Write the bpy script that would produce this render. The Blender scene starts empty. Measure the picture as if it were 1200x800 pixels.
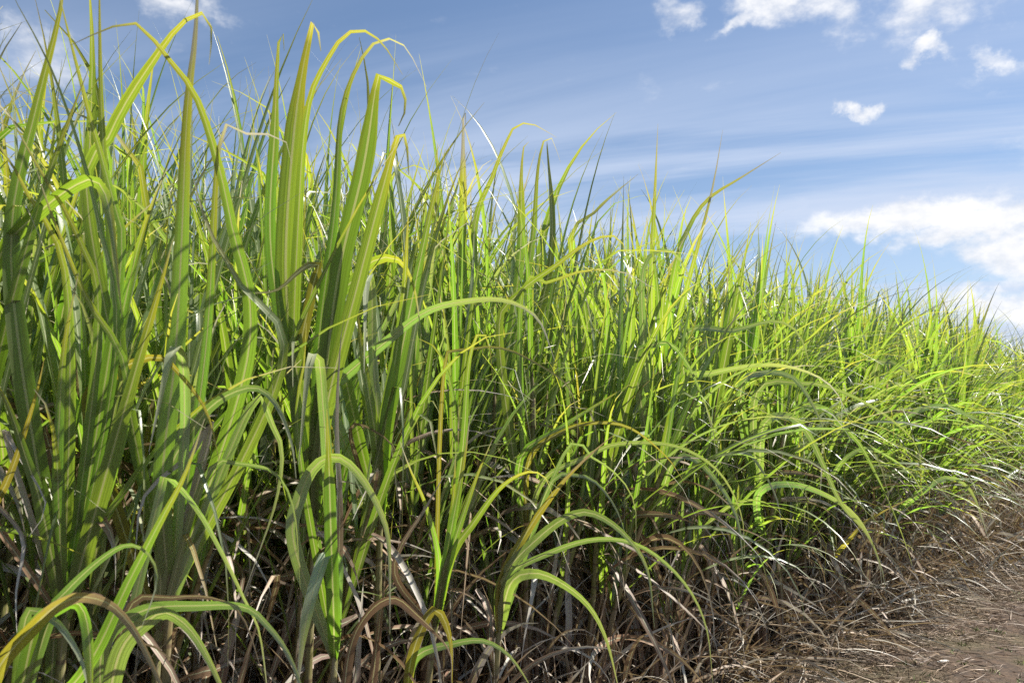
import bpy, bmesh, math, random
import numpy as np
from mathutils import Vector, Matrix, Euler

R = math.radians
rng = np.random.default_rng(7)
random.seed(7)
scene = bpy.context.scene
col = scene.collection

# ------------------------------------------------------------------ camera
F_PX = 933.0                       # focal length in pixels of the 1200 px wide photograph
CAM_Z = 1.5
PITCH = math.atan(90 / F_PX)
cam_d = bpy.data.cameras.new('camera')
cam = bpy.data.objects.new('camera', cam_d)
col.objects.link(cam)
cam.location = (0, 0, CAM_Z)
cam.rotation_euler = (R(90) + PITCH, 0, 0)
cam_d.sensor_width = 36
cam_d.lens = F_PX / 1200 * 36
cam_d.clip_start = 0.05
cam_d.clip_end = 3000
cam_d.dof.use_dof = True
cam_d.dof.focus_distance = 4.2
cam_d.dof.aperture_fstop = 7.0
scene.camera = cam
C_POS = np.array([0, 0, CAM_Z])
C_FWD = np.array([0, math.cos(PITCH), math.sin(PITCH)])
C_UP = np.array([0, -math.sin(PITCH), math.cos(PITCH)])
C_RIGHT = np.array([1.0, 0, 0])

# ------------------------------------------------------------------ sky, sun, exposure
SUN_EL, SUN_AZ = R(56), R(73)      # azimuth clockwise from +Y
sun_dir = Vector((math.sin(SUN_AZ) * math.cos(SUN_EL), math.cos(SUN_AZ) * math.cos(SUN_EL), math.sin(SUN_EL)))
sl = bpy.data.lights.new('sun', 'SUN')
sl.energy = 5.0
sl.angle = R(0.5)
sl.color = (1.0, 0.955, 0.88)
so = bpy.data.objects.new('sun', sl)
col.objects.link(so)
so.rotation_euler = sun_dir.to_track_quat('Z', 'Y').to_euler()
so.location = (0, 0, 20)

scene.view_settings.view_transform = 'Standard'
scene.view_settings.look = 'None'
scene.view_settings.exposure = 1.15
scene.view_settings.gamma = 1
scene.render.engine = 'CYCLES'
cy = scene.cycles
cy.max_bounces = 7
cy.diffuse_bounces = 1
cy.glossy_bounces = 2
cy.transmission_bounces = 5
cy.transparent_max_bounces = 4
cy.caustics_reflective = False
cy.caustics_refractive = False
cy.use_denoising = False
cy.sample_clamp_indirect = 6


class NT:
    """Small helper that adds nodes and links to a node tree."""
    def __init__(s, tree):
        s.t = tree
        s.t.nodes.clear()

    def n(s, typ, **kw):
        nd = s.t.nodes.new(typ)
        for k, v in kw.items():
            setattr(nd, k, v)
        return nd

    def put(s, sock, v):
        if isinstance(v, bpy.types.NodeSocket):
            s.t.links.new(v, sock)
        elif v is not None:
            sock.default_value = v

    def m(s, op, a, b=None, c=None, clamp=False):
        nd = s.n('ShaderNodeMath', operation=op, use_clamp=clamp)
        for i, v in enumerate((a, b, c)):
            s.put(nd.inputs[i], v)
        return nd.outputs[0]

    def vm(s, op, a, b=None):
        nd = s.n('ShaderNodeVectorMath', operation=op)
        s.put(nd.inputs[0], a)
        s.put(nd.inputs[1], b)
        return nd.outputs['Value'] if op in ('DOT_PRODUCT', 'LENGTH') else nd.outputs[0]

    def mix(s, f, a, b, blend='MIX'):
        nd = s.n('ShaderNodeMix', data_type='RGBA', blend_type=blend)
        s.put(nd.inputs[0], f)
        s.put(nd.inputs[6], a if isinstance(a, bpy.types.NodeSocket) else (*a, 1))
        s.put(nd.inputs[7], b if isinstance(b, bpy.types.NodeSocket) else (*b, 1))
        return nd.outputs[2]

    def ss(s, x, lo, hi, a=0.0, b=1.0):
        nd = s.n('ShaderNodeMapRange', interpolation_type='SMOOTHSTEP')
        s.put(nd.inputs[0], x)
        for i, v in enumerate((lo, hi, a, b)):
            s.put(nd.inputs[i + 1], v)
        return nd.outputs[0]

    def noise(s, vec, scale, detail=4, rough=0.55, dist=0.0):
        nd = s.n('ShaderNodeTexNoise')
        s.put(nd.inputs['Vector'], vec)
        nd.inputs['Scale'].default_value = scale
        nd.inputs['Detail'].default_value = detail
        nd.inputs['Roughness'].default_value = rough
        nd.inputs['Distortion'].default_value = dist
        return nd.outputs[0]

    def comb(s, x, y, z):
        nd = s.n('ShaderNodeCombineXYZ')
        for i, v in enumerate((x, y, z)):
            s.put(nd.inputs[i], v)
        return nd.outputs[0]


def pix_dir(px, py):
    d = C_FWD + C_RIGHT * ((px - 600) / F_PX) + C_UP * ((400 - py) / F_PX)
    return d / np.linalg.norm(d)


world = bpy.data.worlds.new('World')
scene.world = world
world.use_nodes = True
w = NT(world.node_tree)
sky = w.n('ShaderNodeTexSky', sky_type='NISHITA')
sky.sun_disc = False
sky.sun_elevation = SUN_EL
sky.sun_rotation = SUN_AZ
sky.air_density = 1.0
sky.dust_density = 0.6
sky.ozone_density = 3.0
tc = w.n('ShaderNodeTexCoord')
dirn = w.vm('NORMALIZE', tc.outputs['Generated'])
sep = w.n('ShaderNodeSeparateXYZ')
w.put(sep.inputs[0], dirn)
dx, dy, dz = sep.outputs
inv = w.m('DIVIDE', 1.0, w.m('MAXIMUM', w.m('ADD', dz, 0.12), 0.05))
plane = w.comb(w.m('MULTIPLY', dx, inv), w.m('MULTIPLY', dy, inv), 0.0)      # a flat layer of cloud overhead
rot = w.n('ShaderNodeVectorRotate', rotation_type='Z_AXIS')
w.put(rot.inputs['Vector'], plane)
rot.inputs['Angle'].default_value = R(17)
strc = w.vm('MULTIPLY', rot.outputs[0], (0.24, 1.5, 1.0))
veil_n = w.noise(strc, 1.15, 6, 0.56, 0.5)
veil2 = w.noise(w.vm('ADD', strc, (3.1, 7.7, 0)), 2.6, 7, 0.6, 0.3)
veil = w.ss(w.m('ADD', w.m('MULTIPLY', veil_n, 0.82), w.m('MULTIPLY', veil2, 0.18)), 0.40, 0.60)
veil = w.m('MULTIPLY', veil, w.ss(dz, 0.50, 0.20, 0.05, 0.95))
hz = w.ss(dz, 0.36, 0.0, 0.0, 0.42)                       # thin white air towards the horizon
veil = w.m('MAXIMUM', veil, hz)
# heaps of cumulus: direction of the centre, half width and half height (pixels of the photograph), tilt
CLOUDS = [(930, -8, 72, 48, -25), (880, 20, 44, 14, 10, 0.85), (1125, -14, 112, 60, -12), (1092, 58, 36, 16, -28), (998, 116, 29, 11, -8),
          (1060, 252, 125, 26, 2, 1.25), (1160, 266, 100, 24, 4, 1.25), (1200, 300, 75, 40, -10, 1.25), (1180, 356, 100, 17, -6), (795, 8, 40, 20, 20, 0.72),
          (1175, 76, 30, 16, -30, 0.72), (40, 50, 80, 40, 0, 0.7), (215, 8, 60, 20, 0, 0.7),
          (1400, 180, 150, 60, -10), (1500, 20, 170, 60, 12), (-250, 120, 150, 60, 8), (480, -230, 170, 70, 20), (900, -300, 150, 60, -15)]
wob = w.n('ShaderNodeTexNoise')
w.put(wob.inputs['Vector'], dirn)
wob.inputs['Scale'].default_value = 7
wob.inputs['Detail'].default_value = 8
wob.inputs['Roughness'].default_value = 0.62
wv = w.vm('MULTIPLY', w.vm('SUBTRACT', wob.outputs['Color'], (0.5, 0.5, 0.5)), (0.20, 0.20, 0.12))
dw = w.vm('ADD', dirn, wv)
cum = None
for px, py, rx, ry, tilt, *thick in CLOUDS:
    c = pix_dir(px, py)
    a = np.cross(c, [0, 0, 1.0]); a /= np.linalg.norm(a)
    b = np.cross(a, c)
    ca, sa = math.cos(R(tilt)), math.sin(R(tilt))
    k = 1 + ((px - 600) ** 2 + (py - 400) ** 2) / F_PX ** 2
    ua = (a * ca + b * sa) / (rx / F_PX / math.sqrt(k)); ub = (-a * sa + b * ca) / (ry / F_PX / math.sqrt(k))
    u = w.m('SUBTRACT', w.vm('DOT_PRODUCT', dw, tuple(ua)), float(np.dot(c, ua)))
    v = w.m('SUBTRACT', w.vm('DOT_PRODUCT', dw, tuple(ub)), float(np.dot(c, ub)))
    r = w.m('SQRT', w.m('ADD', w.m('MULTIPLY', u, u), w.m('MULTIPLY', v, v)))
    front = w.m('GREATER_THAN', w.vm('DOT_PRODUCT', dirn, tuple(c)), 0.3)
    d = w.m('MULTIPLY', w.ss(r, 1.45, 0.2, 0.0, thick[0] if thick else 1.0), front)
    cum = d if cum is None else w.m('MAXIMUM', cum, d)
fine = w.noise(w.vm('MULTIPLY', dirn, (1, 1, 1.9)), 17, 9, 0.60)
cum = w.ss(w.m('ADD', cum, w.m('MULTIPLY', w.m('SUBTRACT', fine, 0.5), 1.7)), 0.18, 1.25)
cloud_c = w.mix(w.ss(fine, 0.3, 0.65), (5.9, 6.2, 6.8), (8.0, 8.0, 8.1))
veil_c = (5.0, 5.7, 7.1)
sc_ = w.mix(veil, w.mix(0.0, sky.outputs[0], (0, 0, 0)), veil_c)
sc_ = w.mix(cum, sc_, cloud_c)
bg = w.n('ShaderNodeBackground')
w.put(bg.inputs[0], sc_)
bg.inputs[1].default_value = 0.060
wo = w.n('ShaderNodeOutputWorld')
w.put(wo.inputs[0], bg.outputs[0])


# ------------------------------------------------------------------ materials
def new_mat(name):
    m = bpy.data.materials.new(name)
    m.use_nodes = True
    return m, NT(m.node_tree)


def leaf_material(name, refl, trans, tip, dry_amount, rough, t_fac, turn=((0.26, 0.22, 0.035), (0.62, 0.50, 0.03))):
    m, t = new_mat(name)
    uv = t.n('ShaderNodeUVMap').outputs[0]
    s = t.n('ShaderNodeSeparateXYZ'); t.put(s.inputs[0], uv)
    u, v = s.outputs[0], s.outputs[1]
    at = t.n('ShaderNodeAttribute', attribute_name='rnd').outputs['Fac']
    ob = t.n('ShaderNodeObjectInfo').outputs['Random']
    rnd = t.m('FRACT', t.m('ADD', at, ob))
    rnd2 = t.m('FRACT', t.m('MULTIPLY', rnd, 7.31))
    rnd3 = t.m('FRACT', t.m('MULTIPLY', rnd, 23.7))
    au = t.m('ABSOLUTE', t.m('SUBTRACT', u, 0.5))
    rib = t.ss(au, 0.070, 0.045)
    grain = t.noise(t.comb(t.m('MULTIPLY', u, 24.0), t.m('MULTIPLY', v, 3.0), t.m('MULTIPLY', rnd, 40.0)), 1.0, 3, 0.6)
    veins = t.noise(t.comb(t.m('MULTIPLY', u, 18.0), t.m('MULTIPLY', v, 0.7), t.m('MULTIPLY', rnd, 55.0)), 1.0, 2, 0.5)
    veins = t.ss(veins, 0.38, 0.62)
    blotch = t.noise(t.comb(t.m('MULTIPLY', u, 2.0), t.m('MULTIPLY', v, 9.0), t.m('MULTIPLY', rnd, 77.0)), 1.0, 4, 0.65)
    # hue of the single leaf
    hue = t.n('ShaderNodeHueSaturation')
    hue.inputs['Hue'].default_value = 0.5
    t.put(hue.inputs['Hue'], t.m('ADD', 0.480, t.m('MULTIPLY', rnd2, 0.050)))
    t.put(hue.inputs['Value'], t.m('ADD', 0.62, t.m('MULTIPLY', rnd3, 0.62)))
    hue.inputs['Saturation'].default_value = 0.97
    hue.inputs['Color'].default_value = (*trans, 1)
    tr = hue.outputs[0]
    tr = t.mix(t.m('MULTIPLY', veins, 0.65), tr, tuple(c * 0.35 for c in trans))
    tr = t.mix(t.m('MULTIPLY', t.ss(grain, 0.4, 0.75), 0.35), tr, tuple(c * 0.5 for c in trans))
    rf = t.mix(t.m('MULTIPLY', t.ss(grain, 0.35, 0.7), 0.45), refl, tuple(c * 0.6 for c in refl))
    rf = t.mix(t.m('MULTIPLY', veins, 0.35), rf, tuple(c * 0.62 for c in refl))
    rf = t.mix(t.m('MULTIPLY', rnd2, 0.5), rf, (refl[0] * 1.5, refl[1] * 1.25, refl[2] * 0.9))
    pale = t.m('MULTIPLY', t.ss(v, 0.30, 0.85), t.m('ADD', 0.25, t.m('MULTIPLY', rnd2, 0.6)))      # outer half of a blade bleached, with sun sheen painted into the colour
    rf = t.mix(pale, rf, tuple(min(0.5, c * 1.35 + 0.09) for c in refl))
    rf = t.mix(t.m('MULTIPLY', t.ss(rnd3, 0.55, 1.0), 0.55), rf, (refl[0] * 1.25, refl[1] * 1.2, refl[2] * 1.75))     # some blades are greyer with bloom
    rf = t.mix(t.m('MULTIPLY', t.ss(rnd3, 0.45, 0.0), 0.5), rf, tuple(c * 0.45 for c in refl))
    # dying tip and edges
    thr = t.m('SUBTRACT', 1.02, t.m('MULTIPLY', t.m('POWER', rnd3, 2.0), dry_amount))
    edge = t.m('ADD', v, t.m('ADD', t.m('MULTIPLY', t.m('SUBTRACT', blotch, 0.5), 0.35), t.m('MULTIPLY', t.m('POWER', t.m('MULTIPLY', au, 2.0), 4.0), 0.07)))
    dead = t.ss(t.m('SUBTRACT', edge, thr), -0.04, 0.10)
    yel = t.m('MULTIPLY', t.ss(t.m('SUBTRACT', edge, thr), -0.30, 0.02), 0.7)
    rf = t.mix(yel, rf, turn[0]); tr = t.mix(yel, tr, turn[1])
    rf = t.mix(dead, rf, tip); tr = t.mix(dead, tr, tuple(c * 0.8 for c in tip))
    spots = t.m('MULTIPLY', t.ss(blotch, 0.66, 0.76), 0.55)
    rf = t.mix(spots, rf, (0.13, 0.07, 0.03)); tr = t.mix(spots, tr, (0.25, 0.14, 0.03))
    rf = t.mix(t.m('MULTIPLY', rib, 0.8), rf, (0.55, 0.58, 0.38)); tr = t.mix(t.m('MULTIPLY', rib, 0.75), tr, (0.60, 0.56, 0.22))
    p = t.n('ShaderNodeBsdfPrincipled')
    t.put(p.inputs['Base Color'], rf)
    t.put(p.inputs['Roughness'], t.m('ADD', rough, t.m('MULTIPLY', t.m('SUBTRACT', grain, 0.5), 0.25)))
    p.inputs['Specular IOR Level'].default_value = 0.85
    p.inputs['Coat Weight'].default_value = 0.28 if t_fac > 0.3 else 0.0      # leaf wax
    p.inputs['Coat Roughness'].default_value = 0.30
    bump = t.n('ShaderNodeBump'); bump.inputs['Strength'].default_value = 0.12; bump.inputs['Distance'].default_value = 0.002
    t.put(bump.inputs['Height'], t.m('ADD', veins, grain)); t.put(p.inputs['Normal'], bump.outputs[0])
    tb = t.n('ShaderNodeBsdfTranslucent'); t.put(tb.inputs[0], tr)
    mx = t.n('ShaderNodeMixShader'); mx.inputs[0].default_value = t_fac
    t.put(mx.inputs[1], p.outputs[0]); t.put(mx.inputs[2], tb.outputs[0])
    o = t.n('ShaderNodeOutputMaterial'); t.put(o.inputs[0], mx.outputs[0])
    return m


M_GREEN = leaf_material('cane_leaf_green', (0.175, 0.235, 0.100), (0.37, 0.60, 0.018), (0.50, 0.45, 0.33), 0.24, 0.34, 0.50)
M_YELLOW = leaf_material('cane_leaf_yellowing', (0.21, 0.20, 0.045), (0.58, 0.52, 0.03), (0.42, 0.30, 0.14), 0.50, 0.45, 0.45)
M_SUNLIT = leaf_material('cane_leaf_sunlit_tint', (0.34, 0.43, 0.25), (0.37, 0.58, 0.05), (0.56, 0.52, 0.40), 0.22, 0.34, 0.42, ((0.40, 0.40, 0.20), (0.50, 0.52, 0.10)))  # lighter copy of the green leaf: sunlight on drooping blades put into the colour
M_DRY = leaf_material('cane_leaf_dry', (0.265, 0.172, 0.105), (0.30, 0.19, 0.10), (0.46, 0.41, 0.35), 0.9, 0.55, 0.25, ((0.27, 0.205, 0.16), (0.28, 0.20, 0.14)))


def simple_mat(name, fn, rough=0.8):
    m, t = new_mat(name)
    p = t.n('ShaderNodeBsdfPrincipled')
    c, b = fn(t)
    t.put(p.inputs['Base Color'], c)
    p.inputs['Roughness'].default_value = rough
    if b is not None:
        bump = t.n('ShaderNodeBump'); bump.inputs['Strength'].default_value = 0.6; bump.inputs['Distance'].default_value = 0.01
        t.put(bump.inputs['Height'], b); t.put(p.inputs['Normal'], bump.outputs[0])
    o = t.n('ShaderNodeOutputMaterial'); t.put(o.inputs[0], p.outputs[0])
    return m


def stalk_fn(t):
    pos = t.n('ShaderNodeTexCoord').outputs['Object']
    sp = t.n('ShaderNodeSeparateXYZ'); t.put(sp.inputs[0], pos)
    n1 = t.noise(t.vm('MULTIPLY', pos, (60, 60, 6)), 1.0, 4)
    ob = t.n('ShaderNodeObjectInfo').outputs['Random']
    node = t.ss(t.m('ABSOLUTE', t.m('SUBTRACT', t.m('FRACT', t.m('MULTIPLY', sp.outputs[2], 9.0)), 0.5)), 0.42, 0.48)
    c = t.mix(t.ss(sp.outputs[2], 0.35, 0.85), (0.17, 0.105, 0.065), (0.17, 0.19, 0.05))
    c = t.mix(t.m('MULTIPLY', ob, 0.6), c, (0.20, 0.10, 0.06))
    c = t.mix(t.ss(n1, 0.42, 0.7), c, (0.30, 0.24, 0.16))
    return t.mix(t.m('MULTIPLY', node, 0.7), c, (0.09, 0.05, 0.03)), n1


M_STALK = simple_mat('cane_stalk', stalk_fn, 0.55)


def ground_fn(t):
    pos = t.n('ShaderNodeNewGeometry').outputs['Position']
    n1 = t.noise(pos, 1.1, 6, 0.6)
    n2 = t.noise(pos, 14, 6, 0.65)
    n3 = t.noise(t.vm('MULTIPLY', pos, (1, 1, 1)), 75, 4, 0.6)
    c = t.mix(t.ss(n2, 0.32, 0.68), (0.022, 0.013, 0.008), (0.074, 0.044, 0.025))
    c = t.mix(t.m('MULTIPLY', t.ss(n1, 0.42, 0.60), 0.7), c, (0.060, 0.050, 0.020))
    c = t.mix(t.ss(n3, 0.56, 0.70), c, (0.12, 0.075, 0.045))
    return c, t.m('ADD', n2, t.m('MULTIPLY', n3, 0.6))


M_GROUND = simple_mat('dry_brown_soil', ground_fn, 0.95)


def straw_fn(t):
    at = t.n('ShaderNodeAttribute', attribute_name='rnd').outputs['Fac']
    c = t.mix(at, (0.085, 0.050, 0.029), (0.31, 0.225, 0.15))
    return c, None


M_STRAW = simple_mat('straw', straw_fn, 0.6)


def weed_fn(t):
    at = t.n('ShaderNodeAttribute', attribute_name='rnd').outputs['Fac']
    return t.mix(at, (0.07, 0.12, 0.02), (0.16, 0.20, 0.035)), None


M_WEED = simple_mat('weed_green', weed_fn, 0.6)
M_CHIP = simple_mat('bleached_cane', lambda t: (t.mix(t.noise(t.n('ShaderNodeTexCoord').outputs['Object'], 60), (0.45, 0.42, 0.37), (0.80, 0.78, 0.74)), None), 0.6)
M_HOLLOW = simple_mat('hollow_shade_black', lambda t: (t.mix(t.noise(t.n('ShaderNodeTexCoord').outputs['Object'], 30), (0.008, 0.006, 0.005), (0.05, 0.035, 0.026)), None), 0.95)  # near-black colour carries the shade of a hollow


# ------------------------------------------------------------------ mesh helpers
def make_mesh(name, co, faces, uv, rnd, mat):
    """co (n,3), faces (m,4), uv (n,2) per vertex, rnd per vertex."""
    me = bpy.data.meshes.new(name)
    co = np.asarray(co, np.float32); faces = np.asarray(faces, np.int32)
    me.vertices.add(len(co)); me.vertices.foreach_set('co', co.ravel())
    k = faces.shape[1]
    me.loops.add(faces.size); me.loops.foreach_set('vertex_index', faces.ravel())
    me.polygons.add(len(faces)); me.polygons.foreach_set('loop_start', np.arange(0, faces.size, k, dtype=np.int32))
    me.polygons.foreach_set('use_smooth', np.ones(len(faces), bool))
    if uv is not None:
        ul = me.uv_layers.new(name='UVMap')
        ul.data.foreach_set('uv', np.asarray(uv, np.float32)[faces.ravel()].ravel())
    at = me.attributes.new('rnd', 'FLOAT', 'POINT')
    at.data.foreach_set('value', np.broadcast_to(np.asarray(rnd, np.float32), (len(co),)).copy())
    me.update(calc_edges=True)
    me.materials.append(mat)
    return me


def link(name, me, parent=None, loc=None):
    o = bpy.data.objects.new(name, me)
    col.objects.link(o)
    if parent is not None:
        o.parent = parent
    if loc is not None:
        o.location = loc
    return o


def tag(o, label=None, cat=None, group=None, kind=None):
    for k, v in (('label', label), ('category', cat), ('group', group), ('kind', kind)):
        if v:
            o[k] = v
    return o


def unit(v):
    v = np.asarray(v, float)
    return v / np.maximum(np.linalg.norm(v, axis=-1, keepdims=True), 1e-9)


def catmull(pts, n):
    P = np.asarray(pts, float)
    P = np.vstack([2 * P[0] - P[1], P, 2 * P[-1] - P[-2]])
    out = []
    for i in range(1, len(P) - 2):
        for s in np.linspace(0, 1, 14, endpoint=False):
            a, b, c, d = P[i - 1], P[i], P[i + 1], P[i + 2]
            out.append(0.5 * (2 * b + (c - a) * s + (2 * a - 5 * b + 4 * c - d) * s ** 2 + (3 * b - a - 3 * c + d) * s ** 3))
    out.append(P[-2])
    out = np.array(out)
    L = np.r_[0, np.cumsum(np.linalg.norm(np.diff(out, axis=0), axis=1))]
    q = np.linspace(0, L[-1], n)
    return np.stack([np.interp(q, L, out[:, i]) for i in range(out.shape[1])], 1), L[-1]


def width_profile(u, blunt=False, k=0.36, p=1.1):
    base = 0.5 + 0.5 * np.clip(u / 0.16, 0, 1) ** 0.8
    tail = np.where(u > k, (1 - np.clip((u - k) / (1 - k), 0, 1)) ** p, 1)
    if blunt:                                                    # broad up to the fold, a thin dry end beyond it
        tail = np.interp(u, [0, 0.5, 0.76, 0.84, 1.0], [1, 1, 0.85, 0.42, 0.03])
    return base * np.maximum(tail, 0.035)


def ribbon(c, side, wid, fold=0.25, wave=0.0, seed=0):
    """A leaf blade with a folded midrib: three vertices across."""
    n = len(c)
    T = unit(np.gradient(c, axis=0))
    side = side - T * np.sum(side * T, 1, keepdims=True)
    side = unit(side)
    nrm = np.cross(T, side)
    u = np.linspace(0, 1, n)
    r = np.random.default_rng(seed)
    w1 = wave * np.sin(u * r.uniform(7, 15) + r.uniform(0, 6)) * wid
    w2 = wave * np.sin(u * r.uniform(7, 15) + r.uniform(0, 6)) * wid
    h = wid / 2
    le = c - side * h[:, None] + nrm * (fold * h + w1)[:, None]
    ri = c + side * h[:, None] + nrm * (fold * h + w2)[:, None]
    co = np.stack([le, c, ri], 1).reshape(-1, 3)
    uv = np.stack([np.stack([np.full(n, x), u], 1) for x in (0.0, 0.5, 1.0)], 1).reshape(-1, 2)
    i = np.arange(n - 1) * 3
    f = np.concatenate([np.stack([i + k, i + k + 1, i + k + 4, i + k + 3], 1) for k in (0, 1)])
    return co, f, uv


def rotate_about(v, ax, ang):
    ang = np.asarray(ang)[:, None]
    return v * np.cos(ang) + np.cross(ax, v) * np.sin(ang) + ax * np.sum(ax * v, 1, keepdims=True) * (1 - np.cos(ang))


def grow_leaf(r, z0, az, length, width, th0, bend, p, n=12, kink=None, fold=0.28, twist=None, wave=0.05, blunt=False, sway=0.0):
    """A leaf that leaves the stalk at height z0, rises at th0 from the vertical and bends over."""
    u = np.linspace(0, 1, n)
    th = th0 + bend * u ** p
    if kink is not None:
        ku, ka = kink
        th = th + ka * np.clip((u - ku) / 0.03, 0, 1)
    th = np.minimum(th, R(176))
    azv = az + sway * u ** 1.5
    d = np.stack([np.sin(th) * np.cos(azv), np.sin(th) * np.sin(azv), np.cos(th)], 1)
    c = np.vstack([[0, 0, 0], np.cumsum((d[1:] + d[:-1]) / 2 * length / (n - 1), axis=0)])
    c[:, 2] += z0
    c[:, 0] += 0.010 * math.cos(az); c[:, 1] += 0.010 * math.sin(az)
    side = np.stack([-np.sin(azv), np.cos(azv), np.zeros(n)], 1)
    tw = r.uniform(-0.9, 0.9) if twist is None else twist
    side = rotate_about(side, d, tw * u + r.uniform(-0.25, 0.25))
    return ribbon(c, side, width * width_profile(u, blunt), fold, wave, int(r.integers(1e9)))


def tube(pts, rad, k=6):
    P = np.asarray(pts, float); n = len(P)
    T = unit(np.gradient(P, axis=0))
    a = unit(np.cross(T, [0.31, 0.95, 0.05])); b = np.cross(T, a)
    ang = np.arange(k) * 2 * math.pi / k
    rad = np.broadcast_to(rad, (n,))
    co = (P[:, None] + (a[:, None] * np.cos(ang)[None, :, None] + b[:, None] * np.sin(ang)[None, :, None]) * rad[:, None, None]).reshape(-1, 3)
    f = []
    for i in range(n - 1):
        for j in range(k):
            f.append((i * k + j, i * k + (j + 1) % k, (i + 1) * k + (j + 1) % k, (i + 1) * k + j))
    uv = np.stack([np.tile(np.arange(k) / k, n), np.repeat(np.linspace(0, 1, n), k)], 1)
    return co, np.array(f), uv


# ------------------------------------------------------------------ the field's own frame: s along the edge, t into the cane
E0 = np.array([1.35, 4.67]); D_ALONG = np.array([0.69, 0.724]); N_IN = np.array([-0.724, 0.69])
OUT_ANG = math.atan2(-N_IN[1], -N_IN[0])


def field_xy(s, t):
    return E0 + np.multiply.outer(s, D_ALONG) + np.multiply.outer(t, N_IN)


def to_px(p):
    v = np.asarray(p, float) - C_POS
    z = v @ C_FWD
    return 600 + F_PX * (v @ C_RIGHT) / z, 400 - F_PX * (v @ C_UP) / z, z


def depth_at(px, t):
    k = (px - 600) / F_PX
    return (2.24 + t) / max(0.69 - 0.724 * k, 0.12)


def at(px, py, depth):
    return C_POS + depth * (C_FWD + C_RIGHT * ((px - 600) / F_PX) + C_UP * ((400 - py) / F_PX))


def ground_at(px, py):
    d = pix_dir(px, py)
    return C_POS + d * (-CAM_Z / d[2])


# ------------------------------------------------------------------ ground: one sheet to the horizon
def ground_h(x, y):
    h = 0.018 * np.sin(x * 2.1 + 0.7 * y) * np.sin(y * 1.7 - 0.4 * x) + 0.010 * np.sin(x * 6.3 + 1.1) * np.sin(y * 5.6 + x)
    h = h + 0.006 * np.sin(x * 17 + y * 5) * np.sin(y * 15 - x * 4)
    return h


def axis(lo, hi, near_lo, near_hi, step):
    a = np.arange(near_lo, near_hi + step / 2, step)
    g = step * 1.28 ** np.arange(1, 60)
    up = near_hi + np.cumsum(g); dn = near_lo - np.cumsum(g)
    up = np.r_[up[up < hi], hi]; dn = np.r_[dn[dn > lo], lo]
    return np.r_[dn[::-1], a, up]


gx = axis(-900, 900, -4, 9, 0.09); gy = axis(-900, 900, 1, 13, 0.09)
X, Y = np.meshgrid(gx, gy)
far = np.clip((np.hypot(X, Y) - 20) / 20, 0, 1)
Z = ground_h(X, Y) * (1 - far)
nx, ny = len(gx), len(gy)
ii = (np.arange(ny - 1)[:, None] * nx + np.arange(nx - 1)[None]).ravel()
g = link('ground', make_mesh('ground', np.stack([X, Y, Z], -1).reshape(-1, 3), np.stack([ii, ii + 1, ii + nx + 1, ii + nx], 1), None, 0.5, M_GROUND))
tag(g, kind='structure')


# ------------------------------------------------------------------ sugarcane: prototypes
def leaf_mesh(name, data, mat, r):
    co, f, uv = data
    return make_mesh(name, co, f, uv, r.random(), mat)


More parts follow.
